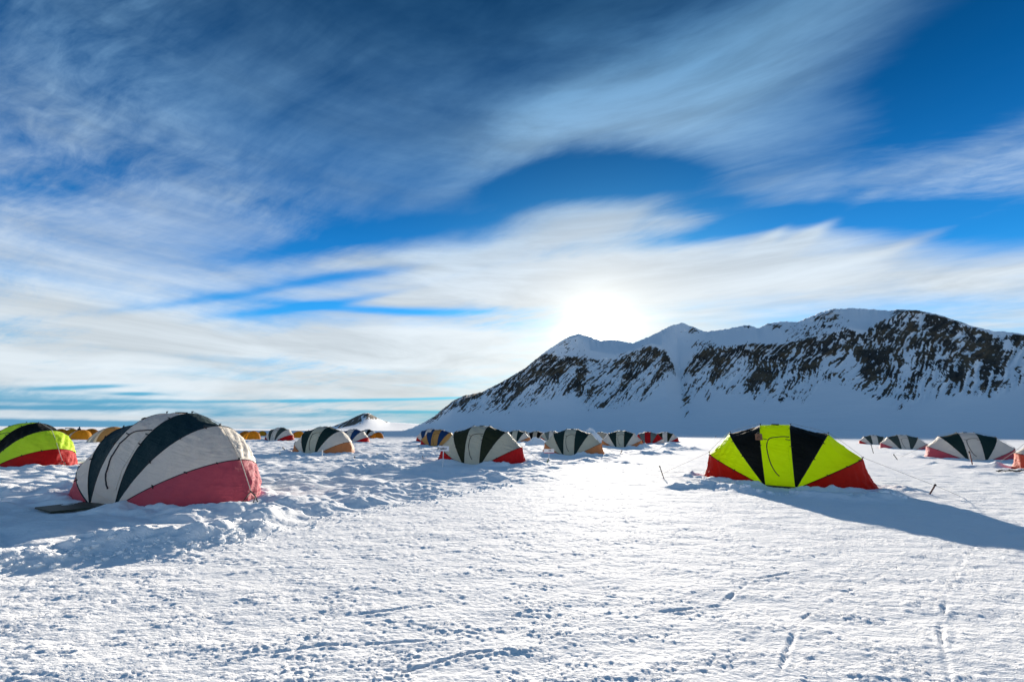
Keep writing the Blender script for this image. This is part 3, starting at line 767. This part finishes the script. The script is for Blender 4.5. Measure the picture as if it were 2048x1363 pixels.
# ------------------------------------------------------------------ small dome tents
def dome_meshes():
    def part(name, a0_, a1_, flare=0.0):
        nu, nv = 14, 10; V = []
        for i in range(nv):
            ph = i / (nv - 1) * math.pi / 2
            for j in range(nu):
                th = a0_ + (a1_ - a0_) * j / (nu - 1)
                r = math.cos(ph) ** .9; rr = 1 - .06 * abs(math.sin(2 * th)) * r
                V.append((1.22 * r * math.cos(th) * rr * (1 + flare * (1 - ph / 1.57)), 1.15 * r * math.sin(th) * rr, 1.38 * math.sin(ph)))
        return mesh_np(name, V, grid_quads(nv, nu)[:, ::-1])
    body = part('dome_panel', -math.pi * .62, -math.pi * .05); body2 = part('dome_panel', -math.pi * .05, math.pi * .62)
    vest = part('vestibule', math.pi * .62, math.pi * 1.38, .55)
    poles = tube('dome_pole', [[(1.24 * math.cos(p) * s, 1.17 * math.cos(p) * c, 1.40 * max(0, math.sin(p))) for p in np.linspace(0, math.pi, 14)] for s, c in ((.7, .7), (.7, -.7))], .016, me_only=True, sides=5)
    return body, body2, vest, poles
DB, DB2, DV, DP = dome_meshes()
DOMES = [(142, 872, 1.0, 'yellow', 'yellow', 'pale', 'yellow dome tent with a pale porch, leftmost beyond the lime tent'),
         (161, 879, 1.0, 'yellow', 'yellow', 'pale', 'nearest yellow dome tent with a pale porch, between two others'),
         (180, 873, 1.05, 'amber', 'amber', 'amber', 'dark amber dome tent right of the nearest yellow dome'),
         (222, 884, 1.3, 'tan', 'yellow', 'pale', 'larger ochre dome tent peeking out behind the largest tent'),
         (119, 872, 1.0, 'amber', 'yellow', 'amber', 'amber dome tent mostly hidden behind the lime and black tent'),
         (490, 873, .9, 'amber', 'yellow', 'amber', 'amber dome tent touching the right side of the largest tent'),
         (505, 878, 1.0, 'yellow', 'amber', 'yellow', 'yellow-orange dome tent in the gap right of the largest tent'),
         (524, 871, .9, 'yellow', 'amber', 'amber', 'low yellow dome tent just left of the small red-hemmed tent'),
         (597, 875, 1.0, 'yellow', 'yellow', 'amber', 'yellow dome tent behind the dark green tent'),
         (756, 876, .95, 'amber', 'amber', 'amber', 'single burnt amber dome tent right of the blue-striped tents')]
for (px_, py_, s_, c1, c2, c3, lab) in DOMES:
    gx, gy = gp(px_, py_)
    t = thing('dome_tent', lab, 'tent', (gx, gy, -.05), R(random.uniform(-15, 10)), 'small yellow dome tents')
    t.scale = (s_, s_, s_)
    link('dome_panel', DB, t, M[c1]); link('dome_panel', DB2, t, M[c2]); link('vestibule', DV, t, M[c3]); link('dome_pole', DP, t, M[c1])

# ------------------------------------------------------------------ board on the snow, signs
a, b = gp(68, 1020), gp(100, 1029); c_, d_ = gp(205, 1018), gp(168, 1008)
cx, cy = (a[0] + b[0] + c_[0] + d_[0]) / 4, (a[1] + b[1] + c_[1] + d_[1]) / 4
bz = .0
import bmesh
bm = bmesh.new(); vs = [bm.verts.new((q[0] - cx, q[1] - cy, 0)) for q in (a, b, c_, d_)]
f = bm.faces.new(vs); ex_ = bmesh.ops.extrude_face_region(bm, geom=[f])
for v in ex_['geom']:
    if isinstance(v, bmesh.types.BMVert): v.co.z += .035
bmesh.ops.recalc_face_normals(bm, faces=bm.faces[:]); me = bpy.data.meshes.new('floor_board'); bm.to_mesh(me); bm.free(); me.materials.append(M['mat'])
o = link('floor_board', me, None, None, (cx, cy, gh(cx, cy) + .005)); tag(o, 'dark green-black board lying flat on the snow before the largest tent door', 'board')

def sign(px_, py_, w, h, post, label, text=None, edge=None, dist_scale=1.0):
    gx, gy = gp(px_, py_)
    t = thing('name_sign', label, 'sign', (gx, gy, gh(gx, gy) - .03), R(-4))
    link('sign_post', box_me('sign_post', .035, .03, post, .004, (0, .018, post / 2)), t, M['wpost'])
    bo = link('sign_board', box_me('sign_board', w, .018, h, .004, (0, -.008, post - h * .35)), t, M['board'])
    if edge:
        link('board_edge', box_me('board_edge', w, .014, .035, .003, (0, -.009, post - h * .85 - .02)), bo, M[edge])
    if text:
        cu = bpy.data.curves.new('lettering', 'FONT'); cu.body = text; cu.size = h * .62; cu.extrude = .001; cu.align_x = 'CENTER'; cu.align_y = 'CENTER'; cu.offset = .004
        ob = bpy.data.objects.new('tmp', cu); COL.objects.link(ob); dg = bpy.context.evaluated_depsgraph_get(); dg.update()
        me = bpy.data.meshes.new_from_object(ob.evaluated_get(dg)); bpy.data.objects.remove(ob)
        me.transform(Matrix.Rotation(R(90), 4, 'X')); me.name = 'lettering'; me.materials.clear(); me.materials.append(M['ink'])
        l = link('lettering', me, bo); l.location = (-w * .12, -.0195, post - h * .35)
    return t
sign(885, 938, .52, .22, .92, 'white board with dark lettering on a white post, left of the olive-striped tent', 'Reading')
sg = sign(1098, 918, .66, .22, .62, 'small white board with a dark dash and red lower edge before the orange-ended tent', None, 'red')
bo = [c for c in sg.children if c.name.startswith('sign_board')][0]
link('dark_mark', box_me('dark_mark', .17, .004, .045, .001, (.06, -.0195, .56)), bo, M['ink'])

# brown tag hung on the lime tent
T19o = [o for o in COL.objects if o.name.startswith('clam_tent') and o.get('label', '').startswith('bright lime')][0]
x, y, z, yw = POS['T19']
mw = Matrix.Translation((x, y, z)) @ Matrix.Rotation(R(yw), 4, 'Z')
hp = Vector(hoop('A', -1, np.array([.83]))[0]); wp = mw @ (hp + Vector((-.02, -.09, .03)))
t = thing('door_tag', 'small brown plywood square hanging at the upper left of the lime door', 'sign', wp, R(yw))
link('tag_plate', box_me('tag_plate', .22, .015, .22, .004), t, M['wood'])
link('tag_mark', tube('tag_mark', [[(-.05, -.012, -.05), (.0, -.012, .05), (.05, -.012, -.02)]], .008, me_only=True, sides=5), t, M['stickd'])
link('tag_cord', tube('tag_cord', [[(-.08, 0, .10), (0, .02, .17), (.08, 0, .10)]], .004, me_only=True, sides=4), t, M['rope'])

# ------------------------------------------------------------------ stakes, ski poles and wands
def stake(p0, p1, rad, mat, label, name='snow_stake', cat='stake', grip=True, group=None):
    """a stick from its foot (pixel on the ground) to its head (pixel) at the same distance"""
    gx, gy = gp(*p0); gz = gh(gx, gy)
    d = ray(*p1); k = gy / d.y; top = Vector((d.x * k, gy, CAMH + d.z * k)); foot = Vector((gx, gy, gz - .06))
    v = top - foot
    t = thing(name, label, cat, foot, 0, group)
    link('shaft', tube('shaft', [[(0, 0, 0), v * .5, v]], [rad * .85, rad, rad * .9], me_only=True, sides=7), t, M[mat])
    if grip: link('cap', tube('cap', [[v * .90, v * .95, v * 1.015]], [rad * 1.35, rad * 1.5, rad * 1.1], me_only=True, sides=7), t, M['strap'])
    return t
stake((1329, 957), (1319, 931), .018, 'stickd', 'thin black stake leaning left, at the end of the lime tent\'s left rope')
stake((1857, 991), (1871, 968), .020, 'stickr', 'red-brown stake leaning right, at the end of the lime tent\'s right rope')
stake((1946, 932), (1938, 902), .030, 'stickr', 'tall brown stake standing before the door of the right dark green tent')
stake((1747, 906), (1742, 888), .030, 'stickd', 'dark stake before the smallest right tent')
stake((1796, 919), (1787, 908), .028, 'stickd', 'short dark stake leaning left, right of the lime tent')
stake((1093, 927), (1097, 917), .035, 'green', 'short green-taped stake on the snow below the red-edged sign')
stake((1240, 907), (1244, 900), .035, 'stickd', 'small dark stake beside the second orange-ended tent')
stake((847, 922), (845, 911), .018, 'bamboo', 'thin marker wand left of the white lettered sign')
stake((839, 898), (837, 890), .025, 'stickd', 'short wand before the ochre and navy tent')
stake((571, 903), (565, 894), .035, 'stickd', 'dark stake leaning left, just left of the tan-ended tent')
stake((559, 915), (560, 905), .02, 'bamboo', 'thin brown wand in the snow hollow left of the tan-ended tent')
stake((706, 919), (710, 912), .03, 'stickd', 'dark stake at the right corner of the tan-ended tent')
stake((756, 916), (754, 906), .02, 'green', 'thin dark wand on the snow mound right of the left row')
stake((644, 916), (645, 899), .028, 'wpost', 'white post in front of the tan-orange tent end', grip=False)
stake((712, 893), (710, 885), .04, 'wpost', 'white post in front of the bright red tent end', grip=False)
stake((1430, 876), (1432, 871), .06, 'stickr', 'tiny red marker far out between the central row and the lime tent')
stake((1099, 927), (1092, 940), .02, 'stickd', 'dark twig lying in the rough snow below the green-taped stake') if False else None
stake((766, 868), (766, 863), .10, 'stickd', 'tiny dark post far out on the snow right of the amber dome', grip=False)

# heap of dark straps on the snow at the right edge
gx, gy = gp(2008, 944); random.seed(3); paths = []
for k in range(5):
    p = Vector((random.uniform(-.5, .3), random.uniform(-.2, .2), 0)); pts = []
    for i in range(9):
        p = p + Vector((random.uniform(.02, .16), random.uniform(-.06, .05), 0)); pts.append((p.x, p.y, .05 + gh(gx + p.x, gy + p.y) + random.uniform(-.02, .05)))
    paths.append(pts)
me = tube('strap_heap', paths, .022, me_only=True, sides=5); me.materials.append(M['strap'])
o = link('strap_heap', me, None, None, (gx, gy, 0)); tag(o, 'tangled black straps lying on the snow before the coral-ended tent', 'straps')

# ------------------------------------------------------------------ snow heaps far among the tents, and crumbs of snow near by
def heap(px_, py_, w, h, seed, label):
    gx, gy = gp(px_, py_); n, m = 26, 14; V = []
    for i in range(m):
        r = i / (m - 1)
        for j in range(n):
            th = 2 * math.pi * j / n; rr = r * (1 + .18 * float(perlin(np.array([math.cos(th) * 1.4 + seed]), np.array([math.sin(th) * 1.4]), seed)[0]))
            x_, y_ = rr * w * math.cos(th), rr * w * .8 * math.sin(th)
            z_ = h * (1 - r ** 1.5) * (1 + .35 * float(fbm(np.array([x_ / w * 3 + seed]), np.array([y_ / w * 3]), 3, seed)[0])) - .08 * (r > .95)
            V.append((x_, y_, z_))
    me = mesh_np('snow_heap', V, grid_quads(m, n, True), SNOW)
    o = link('snow_heap', me, None, None, (gx, gy, 0)); tag(o, label, 'snow heap', 'heaps of shovelled snow between the tents')
heap(1180, 885, 2.6, 2.3, 1, 'tall pointed white snow heap rising behind the central tents')
heap(1072, 889, 1.7, 1.0, 2, 'rounded snow heap in front of the beige tent')
heap(1288, 896, 1.0, .55, 3, 'low snow heap below the second orange-ended tent')
heap(1345, 894, 1.5, .6, 4, 'low snow heap below the last tent of the central row')

def crumbs(name, centre_list, n, label, seed, big=0.0):
    rs = np.random.RandomState(seed); V = []; F = []
    ico = bmesh.new(); bmesh.ops.create_icosphere(ico, subdivisions=2, radius=1); iv = np.array([v.co[:] for v in ico.verts]); iff = np.array([[v.index for v in f.verts] for f in ico.faces]); ico.free()
    allx = []; 
    for _ in range(n):
        a_, b_ = centre_list[rs.randint(len(centre_list) - 1)], None
        i = rs.randint(len(centre_list) - 1); a_, b_ = centre_list[i], centre_list[i + 1]; t = rs.rand()
        allx.append((a_[0] * (1 - t) + b_[0] * t + rs.randn() * .16, a_[1] * (1 - t) + b_[1] * t + rs.randn() * .16, .010 + (.034 + big) * rs.rand() ** 3))
    A_ = np.array(allx); H = ground_h(A_[:, 0], A_[:, 1])
    for k in range(n):
        s = A_[k, 2]; q = np.clip(iv, -.72, .78) * (s * rs.uniform(.8, 1.4), s * rs.uniform(.8, 1.4), s * rs.uniform(.6, .9)); q = q * (1 + .5 * fbm(iv[:, 0] * 1.4 + k, iv[:, 1] * 1.4 + iv[:, 2], 3, k % 40))[:, None]
        F.append(iff + len(iv) * k); V.append(q + [A_[k, 0], A_[k, 1], H[k] + s * .25])
    me = mesh_np(name, np.vstack(V), np.vstack(F), SNOW, False); o = link(name, me); tag(o, label, kind='stuff')
crumbs('snow_crumbs', [gp(*q) for q in [(-40, 1150), (200, 1118), (420, 1095), (560, 1060), (760, 1015), (900, 990), (1020, 968)]], 420, 'loose crumbs of snow scattered along the trampled bank by the road', 5)
crumbs('snow_clods', [gp(*q) for q in [(1370, 972), (1450, 972), (1520, 988), (1600, 985), (1650, 990), (1760, 992), (1800, 995)]], 160, 'broken clods of snow along the foot of the lime tent', 6, .07)

# ------------------------------------------------------------------ far figures on the plain
gx, gy = gp(155.5, 869); t = thing('person', 'tiny standing person in dark clothes beyond the yellow dome tents', 'person', (gx, gy, 0))
link('body', tube('body', [[(-.09, 0, 0), (-.08, 0, .45), (-.05, 0, .85), (0, 0, 1.1), (0, 0, 1.40), (0, 0, 1.5), (0, 0, 1.56), (0, 0, 1.66), (0, 0, 1.75)], [(.11, 0, 0), (.09, 0, .45), (.05, 0, .9)], [(-.2, 0, 1.38), (-.27, .02, 1.1), (-.24, -.05, .85)], [(.2, 0, 1.38), (.27, .02, 1.1), (.24, -.05, .85)]], .11, me_only=True, sides=8), t, M['coat'])
for px_, w, lab in ((134, 1.2, 'tiny dark hut on the horizon, left of a wider one'), (141.5, 3.6, 'wide low dark hut on the horizon behind the yellow domes')):
    gx, gy = gp(px_, 857.2)
    t = thing('far_hut', lab, 'hut', (gx, gy, 0)); link('wall', box_me('wall', w, 2, .75, .02, (0, 0, .37)), t, M['hut']); link('roof', box_me('roof', w * 1.04, 2.2, .12, .02, (0, 0, .81)), t, M['hut'])
print('objects', len(COL.objects))
